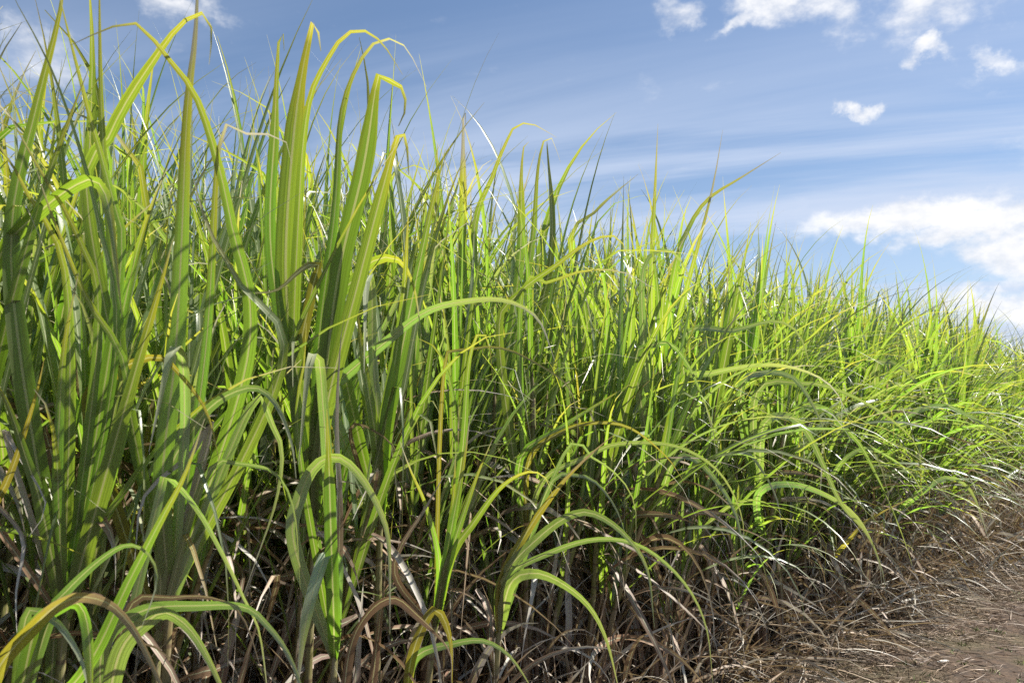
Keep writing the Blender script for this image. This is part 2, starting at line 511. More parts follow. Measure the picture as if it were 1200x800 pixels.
def build_prototype(seed, style):
    """Returns [(name, co, faces, uv, material)] of one cane: stalk, green leaves, dry leaves. Outward is +X."""
    r = np.random.default_rng(seed)
    parts = []
    hs = r.uniform(1.30, 1.72)
    lean = r.normal(0, 0.05, 2)
    zs = np.linspace(-0.05, hs + 0.12, 9)
    path = np.stack([lean[0] * zs ** 2, lean[1] * zs ** 2, zs], 1)
    rad = np.linspace(0.017, 0.010, 9) * (1 + 0.12 * (np.arange(9) % 2)); rad[-1] = 0.001
    parts.append(('stalk', *tube(path, rad), M_STALK))

    def off(z):
        return np.array([lean[0] * z ** 2, lean[1] * z ** 2, 0])
    n = int(r.integers(12, 17))
    plane = r.uniform(0, math.pi)
    for i in range(n):
        q = i / (n - 1)
        z = hs * ((0.50 if style == 'arch' else 0.44) + (0.50 if style == 'arch' else 0.56) * q)
        az = plane + math.pi * (i % 2) + r.normal(0, 0.5)
        if style == 'arch' and q < 0.75:
            az = r.normal(0, 0.5)
        L = r.uniform(1.1, 1.6) * (1 - 0.22 * q * q)
        wd = 0.013 + 0.033 * r.random() ** 1.25 * (1 - 0.1 * q)
        if style == 'arch':
            th0 = R(np.interp(q, [0, 1], [40, 6]) + r.normal(0, 8)); bend = R(r.uniform(75, 130) * (1 - 0.5 * q)); p = r.uniform(1.4, 2.3); L *= 1.1; wd = wd * 0.9 + 0.008
        else:
            th0 = R(np.interp(q, [0, 1], [26, 3]) + r.normal(0, 5)); bend = R(np.interp(q, [0, 1], [75, 22]) * r.uniform(0.3, 1.5)); p = r.uniform(1.8, 3.8)
        th0 = abs(th0)
        kink = (r.uniform(0.5, 0.85), R(r.uniform(50, 140))) if r.random() < (0.10 if style == 'arch' else 0.30) else None
        d = grow_leaf(r, z, az, L, wd, th0, bend, p, n=12, kink=kink, sway=r.normal(0, 0.25))
        parts.append(('leaf', d[0] + off(z), d[1], d[2], M_YELLOW if (q < 0.3 and r.random() < 0.10) else M_SUNLIT if q < 0.5 and r.random() < (0.4 if style == 'arch' else 0.15) else M_GREEN))  # some older blades take the painted sunlit tint
    for i in range(int(r.integers(4, 7))):
        z = r.uniform(0.12, 0.85) * hs
        if i < 2:                                                 # dead blade still clasping the stalk
            d = grow_leaf(r, r.uniform(0.1, 0.5), r.normal(0, 1.5), r.uniform(0.4, 0.8), r.uniform(0.022, 0.042), R(r.uniform(3, 14)), R(r.uniform(5, 90)), r.uniform(1.5, 4), n=11, fold=0.6, twist=r.uniform(-1.5, 1.5), wave=0.08)
            parts.append(('dry_leaf', d[0] + off(z), d[1], d[2], M_DRY))
            continue
        d = grow_leaf(r, z, r.uniform(-math.pi, math.pi) if r.random() < 0.4 else r.normal(0, 0.9), r.uniform(0.5, 1.0), r.uniform(0.016, 0.040), R(r.uniform(15, 60)), R(r.uniform(70, 150)), r.uniform(0.6, 1.6),
                      n=11, fold=0.5, twist=r.uniform(-3, 3), wave=0.12, sway=r.normal(0, 0.4))
        parts.append(('dry_leaf', d[0] + off(z), d[1], d[2], M_DRY))
    return parts


PROTO = {'up': [build_prototype(100 + i, 'up') for i in range(8)], 'arch': [build_prototype(200 + i, 'arch') for i in range(7)]}
MESHES = {}


def merged(parts, seed):
    """All parts of one kind of material in one soup (used for masses too far or too deep to tell apart)."""
    r = np.random.default_rng(seed)
    out = {}
    for nm, co, f, uv, mat in parts:
        e = out.setdefault(mat.name, [[], [], [], [], 0, mat])
        e[0].append(co); e[1].append(f + e[4]); e[2].append(uv); e[3].append(np.full(len(co), r.random())); e[4] += len(co)
    return {k: (np.concatenate(e[0]), np.concatenate(e[1]), np.concatenate(e[2]), np.concatenate(e[3]), e[5]) for k, e in out.items()}


def proto_meshes(style, i):
    key = (style, i)
    if key not in MESHES:
        r = np.random.default_rng(hash((style == 'up', i)) % 9999)
        near = [(nm, make_mesh(nm, co, f, uv, r.random(), mat)) for nm, co, f, uv, mat in PROTO[style][i]]
        fol = [p for p in PROTO[style][i] if p[0] == 'leaf']
        co = np.concatenate([p[1] for p in fol]); offs = np.cumsum([0] + [len(p[1]) for p in fol])[:-1]
        f = np.concatenate([p[2] + o for p, o in zip(fol, offs)]); uv = np.concatenate([p[3] for p in fol])
        rn = np.concatenate([np.full(len(p[1]), r.random()) for p in fol])
        far_ = [(nm, me) for nm, me in near if nm != 'leaf'] + [('foliage', make_mesh('foliage', co, f, uv, rn, M_GREEN))]
        MESHES[key] = (near, far_)
    return MESHES[key]


# ------------------------------------------------------------------ hero canes, each leaf where the photograph shows it
# (label, base px x, t, collar px, [(material, width px, metres the tip comes forward, flag, points px)])
G, Yl, Dr = 'g', 'y', 'd'
HERO = [
    ('tall cane with fan of bright backlit leaves whose tops fold over against the blue sky', 366, 0.06, (372, 500), [
        (G, 25, .10, 'b', [(378, 480), (395, 330), (425, 200), (440, 104), (446, 88), (456, 94), (470, 101), (476, 125), (467, 148)]),
        (G, 19, .10, 'b', [(380, 490), (420, 330), (450, 215), (466, 160), (472, 154), (477, 172), (479, 205)]),
        (G, 17, .0, '', [(372, 480), (400, 340), (428, 170), (431, 100), (421, 44)]),
        (G, 27, .05, 'b', [(355, 490), (335, 330), (345, 150), (364, 36), (371, 28), (376, 60)]),
        (G, 15, .05, 'b', [(350, 490), (318, 300), (322, 150), (327, 44), (332, 40), (333, 60)]),
        (G, 14, .15, '', [(345, 460), (350, 250), (361, 125), (385, 68), (402, 44), (422, 35), (447, 50), (472, 88)]),
        (G, 12, .15, '', [(372, 420), (392, 250), (400, 132), (425, 66), (450, 46), (475, 55), (500, 102)]),
        (Yl, 13, .10, 'b', [(345, 450), (355, 390), (368, 330), (374, 312), (366, 309), (350, 318), (324, 340), (290, 344)])]),
    ('tall cane with one broad upright blade running off the top of the picture', 203, -0.04, (205, 585), [
        (G, 23, .0, '', [(190, 570), (205, 420), (212, 300), (219, 135), (229, 40), (233, -60)]),
        (G, 17, .12, 'f', [(212, 560), (216, 480), (213, 420), (208, 408), (201, 440), (189, 525)]),
        (G, 14, .0, '', [(150, 470), (135, 330), (124, 216), (118, 100), (116, -60)]),
        (G, 19, .15, '', [(290, 420), (270, 256), (236, 128), (200, 72), (160, 28), (130, 32), (83, 53)]),
        (G, 16, .10, 'b', [(105, 260), (130, 155), (189, 57), (222, 20), (236, 15), (248, 34), (245, 76)]),
        (G, 17, .0, '', [(330, 430), (280, 332), (243, 265), (222, 190)]),
        (G, 11, .05, '', [(240, 420), (257, 170), (287, 157), (331, 162), (342, 192)])]),
    ('shaded dark green cane with long leaves leaning both ways at the left', 78, 0.02, (85, 610), [
        (G, 25, .0, '', [(24, 420), (14, 260), (44, 120), (70, 15), (78, -60)]),
        (G, 8, .0, '', [(135, 420), (115, 256), (68, 100), (15, -5), (5, -30)]),
        (G, 13, .0, '', [(140, 330), (128, 220), (105, 135), (72, 5), (66, -30)]),
        (G, 16, .0, '', [(80, 350), (34, 230), (0, 172), (-25, 140)]),
        (G, 11, .0, '', [(115, 386), (90, 275), (47, 200), (13, 138), (0, 110)]),
        (G, 11, .0, '', [(150, 470), (98, 343), (60, 250), (40, 190)]),
        (G, 23, .05, '', [(120, 570), (160, 430), (189, 330), (203, 280)]),
        (G, 15, .0, '', [(68, 570), (70, 480), (76, 400), (92, 320)]),
        (G, 17, .05, '', [(50, 600), (30, 535), (13, 484), (0, 457), (-25, 425)]),
        (Dr, 8, .15, '', [(-30, 575), (-5, 590), (27, 631), (19, 692), (20, 745)]),
        (Dr, 7, .10, '', [(6, 510), (20, 530), (54, 590), (34, 628)])]),
    ('cane with a leaf arching right and splitting into pale hanging strands', -25, 0.0, (-22, 440), [
        (G, 18, .15, 'b', [(-22, 400), (0, 300), (50, 245), (92, 215), (112, 212), (125, 232), (133, 280), (143, 372)]),
        (G, 6, .15, '', [(60, 245), (110, 217), (140, 220), (156, 245), (158, 300), (143, 360)]),
        (G, 18, .0, '', [(-15, 480), (20, 330), (62, 190), (104, 80)]),
        (G, 10, .05, '', [(-60, 605), (0, 618), (51, 631), (113, 656)]),
        (Yl, 10, .0, '', [(-30, 640), (10, 560), (40, 470), (52, 420)])]),
    ('cane with broad olive and cream striped leaves drooping at the bottom left', 20, -0.18, (28, 745), [
        (Yl, 20, .2, '', [(-10, 805), (44, 729), (81, 702), (108, 700), (135, 712), (162, 746), (195, 815), (215, 860)]),
        (G, 24, .2, 'b', [(40, 740), (65, 712), (84, 704), (98, 715), (105, 750), (107, 825), (106, 880)]),
        (G, 14, .15, '', [(60, 720), (78, 692), (118, 655), (150, 638), (175, 650), (184, 682), (165, 738)]),
        (G, 17, .0, '', [(95, 790), (152, 679), (189, 608), (216, 557), (240, 490)]),
        (G, 13, .1, '', [(30, 725), (55, 722), (75, 738), (98, 780), (108, 840)])]),
    ('cane with a thick green leaf bowing to the ground among dry leaves', 132, -0.12, (128, 770), [
        (G, 24, .2, '', [(140, 765), (177, 724), (200, 719), (230, 746), (260, 805), (275, 860)]),
        (G, 17, .25, '', [(120, 760), (165, 716), (236, 709), (287, 711), (314, 733), (338, 766), (356, 815), (364, 860)]),
        (G, 14, .2, '', [(182, 600), (196, 560), (230, 594), (263, 652), (287, 702), (304, 739), (314, 815), (316, 860)]),
        (Dr, 10, .1, '', [(150, 715), (200, 700), (250, 700), (285, 722), (311, 800)])]),
    ('cane with two arching leaves, one green and one withered to straw at its tip', 192, 0.0, (192, 640), [
        (G, 17, .2, '', [(195, 570), (225, 505), (255, 470), (297, 454), (324, 474), (342, 520), (347, 560)]),
        (Yl, 17, .15, '', [(105, 490), (130, 445), (155, 425), (189, 419), (216, 444), (243, 484), (257, 540)]),
        (G, 15, .1, '', [(290, 482), (318, 496), (331, 530), (324, 587), (297, 665), (284, 700)]),
        (G, 8, .1, '', [(240, 560), (290, 545), (325, 556), (345, 600), (352, 690)]),
        (Dr, 11, .1, '', [(245, 505), (223, 533), (169, 581), (158, 655)])]),
    ('cane with brown stalk and a sharply folded pale leaf hanging straight down', 392, -0.05, (395, 700), [
        (G, 18, .1, 'f', [(393, 690), (394, 656), (388, 645), (380, 658), (365, 719), (353, 815)]),
        (G, 17, .0, 'b', [(391, 720), (388, 630), (386, 560), (383, 480)]),
        (G, 17, .2, '', [(345, 640), (352, 580), (370, 545), (395, 535), (420, 554), (444, 594), (456, 638), (457, 740)]),
        (G, 15, .1, 'f', [(384, 560), (378, 470), (374, 424), (370, 413), (364, 440), (357, 540)]),
        (G, 9, .0, '', [(350, 520), (357, 420), (359, 378)]),
        (Dr, 8, .0, '', [(398, 620), (394, 500), (399, 400), (404, 370)])]),
    ('cane with a long yellow green leaf arching far to the right at mid height', 446, 0.10, (447, 520), [
        (G, 13, .25, '', [(385, 468), (400, 444), (444, 407), (498, 366), (545, 353), (592, 352), (630, 373), (650, 422)]),
        (G, 10, .1, 'f', [(444, 510), (437, 413), (436, 345), (434, 322), (431, 335), (431, 436)]),
        (G, 17, .0, '', [(450, 510), (462, 430), (473, 350), (479, 240)]),
        (G, 19, .0, '', [(452, 505), (475, 390), (501, 265), (522, 175)]),
        (G, 13, .1, 'b', [(395, 385), (420, 322), (448, 302), (472, 308), (486, 339), (494, 394)]),
        (G, 13, .0, '', [(441, 520), (425, 420), (416, 340)]),
        (Dr, 5, .1, '', [(410, 505), (445, 508), (470, 536), (481, 566)])]),
    ('leaning young cane with a spray of leaves from one yellow joint', 500, -0.06, (521, 668), [
        (G, 10, .0, '', [(521, 662), (542, 550), (551, 485)]),
        (G, 8, .0, '', [(515, 662), (501, 597), (481, 550), (468, 515)]),
        (G, 10, .0, '', [(522, 662), (530, 600), (534, 530)]),
        (G, 10, .0, '', [(525, 660), (556, 565), (577, 515)]),
        (G, 12, .1, '', [(527, 655), (555, 612), (585, 572), (616, 553), (638, 558), (648, 582)]),
        (Dr, 8, .0, '', [(462, 668), (501, 591), (522, 555)]),
        (G, 10, .1, '', [(540, 545), (548, 440), (555, 402), (565, 388), (573, 405), (577, 438)]),
        (Yl, 5, .2, '', [(520, 440), (545, 412), (589, 408), (636, 430), (667, 454), (677, 494), (675, 535)])]),
    ('cane with bright arching leaves that curve over the dark gap by the ground', 570, -0.10, (589, 684), [
        (G, 11, .25, '', [(589, 678), (633, 628), (670, 603), (697, 602), (731, 625), (758, 665), (767, 735)]),
        (G, 7, .3, '', [(589, 680), (650, 645), (704, 631), (754, 641), (800, 680), (827, 732), (836, 805)]),
        (Yl, 12, .0, '', [(589, 678), (616, 625), (657, 567), (694, 530), (724, 506)]),
        (G, 16, .2, '', [(598, 684), (625, 671), (657, 682), (690, 709), (711, 749), (727, 815)]),
        (G, 8, .15, '', [(640, 577), (670, 557), (697, 564), (721, 594), (734, 628)]),
        (G, 6, .15, '', [(660, 533), (697, 538), (727, 560), (744, 591), (745, 635)])]),
    ('low cane with curled tan and yellow leaves close to the ground', 475, -0.16, (480, 782), [
        (Yl, 11, .05, 'b', [(481, 775), (501, 722), (515, 716), (528, 750), (530, 805)]),
        (G, 11, .1, '', [(485, 772), (535, 753), (569, 751), (599, 770), (627, 812)]),
        (Dr, 11, .1, 'bx', [(400, 840), (410, 760), (432, 717), (461, 700), (488, 719), (526, 760), (529, 805)])]),
    ('cane with thin yellow leaves bending to the right above the dry thatch', 612, 0.15, (618, 570), [
        (G, 8, .0, '', [(609, 540), (657, 501), (744, 447)]),
        (Yl, 6, .2, '', [(620, 540), (660, 505), (700, 495), (740, 502), (781, 535), (802, 565)]),
        (G, 6, .3, '', [(635, 565), (687, 535), (724, 520), (790, 522), (840, 550), (868, 600), (873, 655)]),
        (G, 11, .1, '', [(585, 400), (606, 346), (650, 312), (687, 285), (717, 276), (732, 289), (735, 314)]),
        (G, 7, .1, '', [(610, 355), (646, 331), (687, 317), (731, 319), (769, 340)])]),
    ('cane with straight spiky leaf tips standing above its neighbours against the sky', 575, 0.35, (580, 430), [
        (G, 10, .0, 'b', [(545, 350), (543, 230), (543, 140), (545, 130), (546, 148)]),
        (G, 9, .1, '', [(555, 290), (579, 202), (599, 155), (606, 147), (623, 145), (652, 161)]),
        (G, 10, .0, 'b', [(608, 320), (611, 200), (616, 163), (620, 166)]),
        (G, 9, .05, '', [(620, 310), (630, 200), (638, 163), (646, 161), (657, 190)]),
        (G, 10, .0, 'b', [(643, 320), (641, 170), (641, 166)]),
        (G, 10, .0, 'b', [(515, 340), (513, 200), (510, 170), (513, 168)])]),
    ('cane with a needle thin upright tip and one long leaf pointing up to the right', 760, 0.35, (765, 400), [
        (G, 9, .0, '', [(670, 300), (704, 243), (748, 204)]),
        (G, 8, .0, '', [(764, 320), (768, 215), (771, 145)]),
        (G, 8, .0, '', [(790, 320), (807, 267), (830, 233), (867, 209), (915, 179)]),
        (G, 6, .0, '', [(812, 310), (835, 220), (847, 152)])]),
    ('cane with a pale drooping leaf lit from above in the middle of the row', 762, 0.10, (765, 480), [
        (G, 11, .2, '', [(745, 425), (765, 405), (785, 402), (805, 425), (822, 461), (841, 514)]),
        (G, 9, .1, '', [(752, 340), (772, 294), (792, 298), (808, 325), (814, 368)]),
        (G, 8, .2, '', [(785, 548), (810, 536), (840, 564), (864, 608), (872, 675)])]),
    ('cane with two parallel leaves arching right one above the other', 822, 0.10, (826, 500), [
        (G, 9, .2, '', [(800, 402), (861, 387), (908, 376), (935, 390), (948, 424), (950, 440)]),
        (G, 10, .25, '', [(800, 452), (834, 437), (895, 427), (942, 434), (976, 454), (995, 490)])]),
    ('cane with several white glinting leaves sweeping down to the dry litter', 886, 0.05, (890, 560), [
        (G, 11, .25, '', [(868, 465), (890, 438), (925, 440), (945, 461), (962, 495), (971, 528)]),
        (G, 8, .4, '', [(885, 465), (940, 449), (982, 457), (1030, 481), (1070, 515), (1080, 545)]),
        (G, 9, .5, '', [(893, 505), (921, 487), (945, 505), (965, 545), (986, 590), (1016, 625), (1033, 665), (1038, 695)]),
        (G, 6, .2, '', [(850, 545), (874, 530), (895, 554), (911, 587), (917, 625)]),
        (G, 8, .5, '', [(888, 580), (921, 567), (962, 577), (1003, 604), (1028, 651), (1034, 692)])]),
    ('cane beside the track with a leaf arching down to the straw', 965, 0.05, (968, 560), [
        (G, 10, .5, '', [(930, 490), (963, 478), (986, 498), (1009, 522), (1036, 575), (1057, 625), (1069, 662)]),
        (G, 7, .3, '', [(980, 550), (1010, 525), (1033, 530), (1070, 557), (1092, 602)]),
        (Yl, 6, .2, '', [(905, 590), (940, 587), (965, 595), (988, 615)]),
        (Yl, 6, .0, '', [(995, 632), (1019, 608), (1078, 578)])]),
    ('cane at the far right end with glinting leaves bowed over the track', 1040, 0.05, (1042, 530), [
        (G, 10, .3, '', [(1025, 440), (1050, 426), (1083, 461), (1096, 505)]),
        (G, 8, .7, '', [(1050, 500), (1100, 475), (1137, 488), (1171, 508), (1202, 540)]),
        (G, 7, .4, '', [(1075, 580), (1110, 559), (1137, 574), (1151, 608), (1160, 636)])]),
]
MATS = {G: M_GREEN, Yl: M_YELLOW, Dr: M_DRY}


def hero_leaf(stalk_pts, depth, spec, r):
    mat, wpx, dd, flag, pts = spec
    n_p = len(pts)
    P2 = np.array(pts, float)
    seg = np.r_[0, np.cumsum(np.linalg.norm(np.diff(P2, axis=0), axis=1))]; seg /= seg[-1]
    P3 = np.array([at(x, y, depth - (dd + 0.22 * min(1.0, max(0.0, (pts[0][1] - min(q_[1] for q_ in pts)) / 300))) * q ** 1.2) for (x, y), q in zip(pts, seg)])
    j = np.argmin(np.linalg.norm(stalk_pts - P3[0], axis=1))
    j = max(0, j - 2)
    own = flag.endswith('x'); flag = flag.rstrip('x')
    if not own and np.linalg.norm(stalk_pts[j] - P3[0]) > 0.04:
        P3 = np.vstack([stalk_pts[j], P3])
    if flag == 'f':                                            # folded over towards the viewer
        k = int(np.argmin(P2[:, 1])) + (len(P3) - n_p)
        for m in range(k + 1, len(P3)):
            P3[m] = P3[m] - C_FWD * 0.06 * (0.5 if m == k + 1 else 1)
        P3[k] = P3[k] - C_FWD * 0.02
    c, L = catmull(P3, max(18, min(40, int(len(P3) * 4.5))))
    n = len(c)
    u = np.linspace(0, 1, n)
    T = unit(np.gradient(c, axis=0))
    V = unit(c - C_POS)
    face = unit(np.cross(T, V))
    if flag == 'f':
        side = np.tile(C_RIGHT, (n, 1)) + np.array([0, r.uniform(-.5, .5), 0])
    else:
        ch = c[-1] - c[0]; ch[2] = 0
        if np.linalg.norm(ch) < 0.05:
            ch = np.array([1.0, 0, 0])
        H = np.cross(ch / np.linalg.norm(ch), [0, 0, 1.0])
        if np.sum(np.cross(T[0], H) * np.cross(T[0], face[0])) < 0:
            H = -H
        side = face * 1.0 + H * r.uniform(0.35, 0.75)
        side = side - T * np.sum(side * T, 1, keepdims=True)
        side = rotate_about(unit(side), T, r.uniform(-0.25, 0.25) + r.uniform(-0.5, 0.5) * u)
    width = wpx * depth / F_PX * (0.90 if wpx > 13 else 1.05)
    return ribbon(c, side, width * width_profile(u, flag in ('b', 'f'), 0.44, 0.9), 0.22 if mat != Dr else 0.5, 0.04 if mat != Dr else 0.12, int(r.integers(1e9)))


hero_xy = []
GROUP_ALL = 'sugarcane plants of the field'
for hi, (label, bx, t, collar, leaves) in enumerate(HERO):
    r = np.random.default_rng(500 + hi)
    db = depth_at(bx, t)
    dl = (db if collar[0] < 740 and collar[1] < 500 else depth_at(bx, t - (0.28 if collar[0] > 740 else 0.20))) * math.cos(PITCH)
    k = (bx - 600) / F_PX
    base = np.array([k * db, db, 0.0])
    top = at(collar[0], collar[1], db * math.cos(PITCH))
    hero_xy.append(base[:2])
    root = bpy.data.objects.new('sugarcane_plant', None)
    col.objects.link(root)
    root.empty_display_size = 0.1
    root.location = base
    tag(root, label, 'sugarcane', GROUP_ALL)
    zz = np.linspace(0, 1, 10)[:, None]
    sp = base + (top - base) * zz + np.array([0, 0, 0.03]) * np.sin(zz * math.pi)
    sp[0, 2] = -0.05
    if label.startswith('leaning'):
        sp = sp + np.array([0.10, 0, 0]) * (zz ** 2 - zz)
    co, f, uv = tube(sp - base, np.r_[np.linspace(0.017, 0.010, 9) * (1 + 0.10 * (np.arange(9) % 2)), 0.001], 8)
    link('stalk', make_mesh('stalk', co, f, uv, r.random(), M_STALK), root)
    for spec in leaves:
        co, f, uv = hero_leaf(sp, dl, spec, r)
        rv = r.random()
        ys = [q_[1] for q_ in spec[4]]
        mat = M_SUNLIT if spec[0] == G and spec[3] != 'b' and ys[-1] > min(ys) + 60 and ys[-1] > 360 else MATS[spec[0]]  # green leaves that droop get the painted sunlit tint
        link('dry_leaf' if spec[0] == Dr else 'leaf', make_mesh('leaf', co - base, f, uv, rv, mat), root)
    for i in range(3):                                         # dead leaves at the foot
        d = grow_leaf(r, r.uniform(0.15, 0.55), OUT_ANG + r.normal(0, 0.9), r.uniform(0.4, 0.8), r.uniform(0.013, 0.026), R(r.uniform(15, 60)), R(r.uniform(70, 150)), r.uniform(0.6, 1.6),
                      n=11, fold=0.5, twist=r.uniform(-3, 3), wave=0.12, sway=r.normal(0, 0.4))
        link('dry_leaf', make_mesh('dry_leaf', d[0], d[1], d[2], r.random(), M_DRY), root)
hero_xy = np.array(hero_xy)

# ------------------------------------------------------------------ the other canes one can tell apart
ZONES = [(-1e9, 90, 'at the shaded left end'), (90, 170, 'beside the dark leaning blades'), (170, 260, 'behind the broad upright blade'), (260, 330, 'left of the bright folded leaves'),
         (330, 420, 'behind the bright folded leaves'), (420, 480, 'right of the bright folded leaves'),
         (480, 560, 'under the tallest spiky tips'), (560, 640, 'above the dark gap by the ground'), (640, 720, 'right of the spiky tips'), (720, 800, 'by the pale drooping leaf'),
         (800, 880, 'behind the two parallel arching leaves'), (880, 960, 'where glinting leaves sweep to the litter'),
         (960, 1040, 'where the track begins'), (1040, 1120, 'beside the far track'), (1120, 1e9, 'at the far right end')]


def place_plants(n_want):
    out = []
    s_rows = [(0.14, 0.115, 0.05), (0.38, 0.12, 0.07), (0.68, 0.145, 0.09), (1.05, 0.17, 0.12), (1.5, 0.22, 0.15)]
    for ri, (t0, ds, jit) in enumerate(s_rows):
        s = -4.4
        while s < 8.3:
            s += ds * rng.uniform(0.6, 1.4)
            t = t0 + rng.normal(0, jit)
            xy = field_xy(s, t)
            if s > 0:
                t -= 0.04 * min(s, 3) + 0.055 * max(0.0, s - 3); xy = field_xy(s, t)
            px, py, dep = to_px([xy[0], xy[1], 1.2])
            if dep < 0.8 or px < -130 or px > 1235:
                continue
            if t < (0.22 if px < 650 else 0.12):
                continue
            if len(hero_xy) and np.min(np.hypot(*(hero_xy - xy).T)) < 0.07:
                continue
            out.append((ri, s, t, xy, px, dep))
    out.sort(key=lambda o: (o[2] + 0.02 * o[5]))
    return out[:n_want]


spots = place_plants(300 - len(HERO))
n_obj = 0
for ri, s, t, xy, px, dep in spots:
    right = np.clip((px - 560) / 350, 0, 1)
    style = 'arch' if rng.random() < (0.03 + 0.55 * right) * (1.0 if t < 0.8 else 0.5) else 'up'
    i = int(rng.integers(len(PROTO[style])))
    near, far_ = proto_meshes(style, i)
    root = bpy.data.objects.new('sugarcane_plant', None)
    col.objects.link(root)
    root.empty_display_size = 0.1
    root.location = (xy[0], xy[1], 0)
    front = t < 0.5
    az = OUT_ANG + (rng.normal(0, 0.55) if (style == 'arch' and t < 0.9) else rng.uniform(-math.pi, math.pi))
    tilt = abs(rng.normal(0, 0.05)) + (rng.uniform(0.02, 0.13) if front else rng.uniform(0.0, 0.06))
    ax = Vector((-math.sin(OUT_ANG), math.cos(OUT_ANG), 0))
    q = Matrix.Rotation(tilt, 3, ax) @ Matrix.Rotation(az, 3, 'Z')
    root.rotation_euler = q.to_euler()
    tall = float(np.interp(px, [470, 500, 620, 700, 900, 1100], [1.04, 0.98, 0.98, 1.00, 1.0, 1.02])) * float(np.interp(t, [0.5, 1.2], [1.0, 1.12]))
    sc = rng.uniform(0.88, 1.06) * tall
    if front and rng.random() < (0.14 if px < 760 else 0.36 if px < 880 else 0.5):
        sc *= rng.uniform(0.55, 0.75)
    root.scale = (sc, sc, sc)
    zone = next(z[2] for z in ZONES if z[0] <= px < z[1])
    look = ('short ' if sc < 0.86 else 'tall ' if sc > 1.02 else '') + ('arching' if style == 'arch' else 'upright')
    row = 'in the front row ' if t < 0.30 else 'just behind the front row ' if t < 0.8 else 'deep inside the field '
    lab = look + ' green sugarcane ' + row + zone
    tag(root, lab, 'sugarcane', lab.replace('green sugarcane', 'green sugarcane plants'))
    for nm, me in (near if dep < 6.3 else far_):
        o = link(nm, me, root)
        if nm == 'foliage':
            o['kind'] = 'stuff'
        n_obj += 1

# ------------------------------------------------------------------ the rest of the field: one mass nobody could count
MERGED = {st: [merged(p, 40 + i) for i, p in enumerate(PROTO[st])] for st in PROTO}
mass = {}
t_max_ind = max(o[2] for o in spots)


def add_mass(s, t, no_dry):
    xy = field_xy(s, t)
    st = 'arch' if rng.random() < 0.25 else 'up'
    pr = MERGED[st][int(rng.integers(len(MERGED[st])))]
    q = Matrix.Rotation(rng.normal(0, 0.07), 3, 'X') @ Matrix.Rotation(rng.uniform(0, 6.28), 3, 'Z')
    Q = np.array(q) * rng.uniform(0.90, 1.08) * float(np.interp(s, [-5, 0, 4, 8], [1.02, 0.98, 1.0, 1.02])) * float(np.interp(t, [0.5, 1.2], [1.0, 1.15]))
    for k, (co, f, uv, rn, mat) in pr.items():
        if no_dry and mat is M_DRY:
            continue
        e = mass.setdefault(k, [[], [], [], [], 0, mat])
        e[0].append(co @ Q.T + np.array([xy[0], xy[1], 0])); e[1].append(f + e[4]); e[2].append(uv)
        e[3].append((rn + rng.random()) % 1.0); e[4] += len(co)


def fill(s0, s1, t0, t1, dens, no_dry):
    for _ in range(int((s1 - s0) * (t1 - t0) * dens)):
        add_mass(rng.uniform(s0, s1), rng.uniform(t0, t1), no_dry)


spot_key = np.array([o[3] for o in spots])
fill(-5.5, 9, 0.40, t_max_ind - 0.30, 9, False)
fill(-5.5, 9, t_max_ind - 0.30, 2.6, 19, False)
fill(-5.5, 12, 2.6, 5.0, 10, True)
fill(-5.0, -0.6, 0.28, 1.1, 11, False)
fill(8.3, 16, -0.35, 2.6, 12, False)
fill(16, 40, 0.1, 5, 4, True)
fill(-9, -4.6, 0.1, 3.0, 8, False)
fill(-9, 30, 5.0, 12, 1.6, True)
for k, (co, f, uv, rn, n_, mat) in mass.items():
    nm = {'cane_leaf_green': 'sugarcane_foliage', 'cane_leaf_yellowing': 'yellowing_foliage', 'cane_leaf_sunlit_tint': 'pale_foliage', 'cane_leaf_dry': 'dry_foliage', 'cane_stalk': 'cane_thicket'}[k]
    o = link(nm, make_mesh(nm, np.concatenate(co), np.concatenate(f), np.concatenate(uv), np.concatenate(rn), mat))
    tag(o, {'sugarcane_foliage': 'dense green leaves of the sugarcane field behind the front rows', 'yellowing_foliage': 'yellowing leaves deep inside the sugarcane field',
            'pale_foliage': 'older leaves with sunlight painted into their pale green deep inside the sugarcane field', 'dry_foliage': 'dry brown leaves deep inside the sugarcane field', 'cane_thicket': 'brown cane stalks deep inside the sugarcane field'}[nm], 'foliage', None, 'stuff')


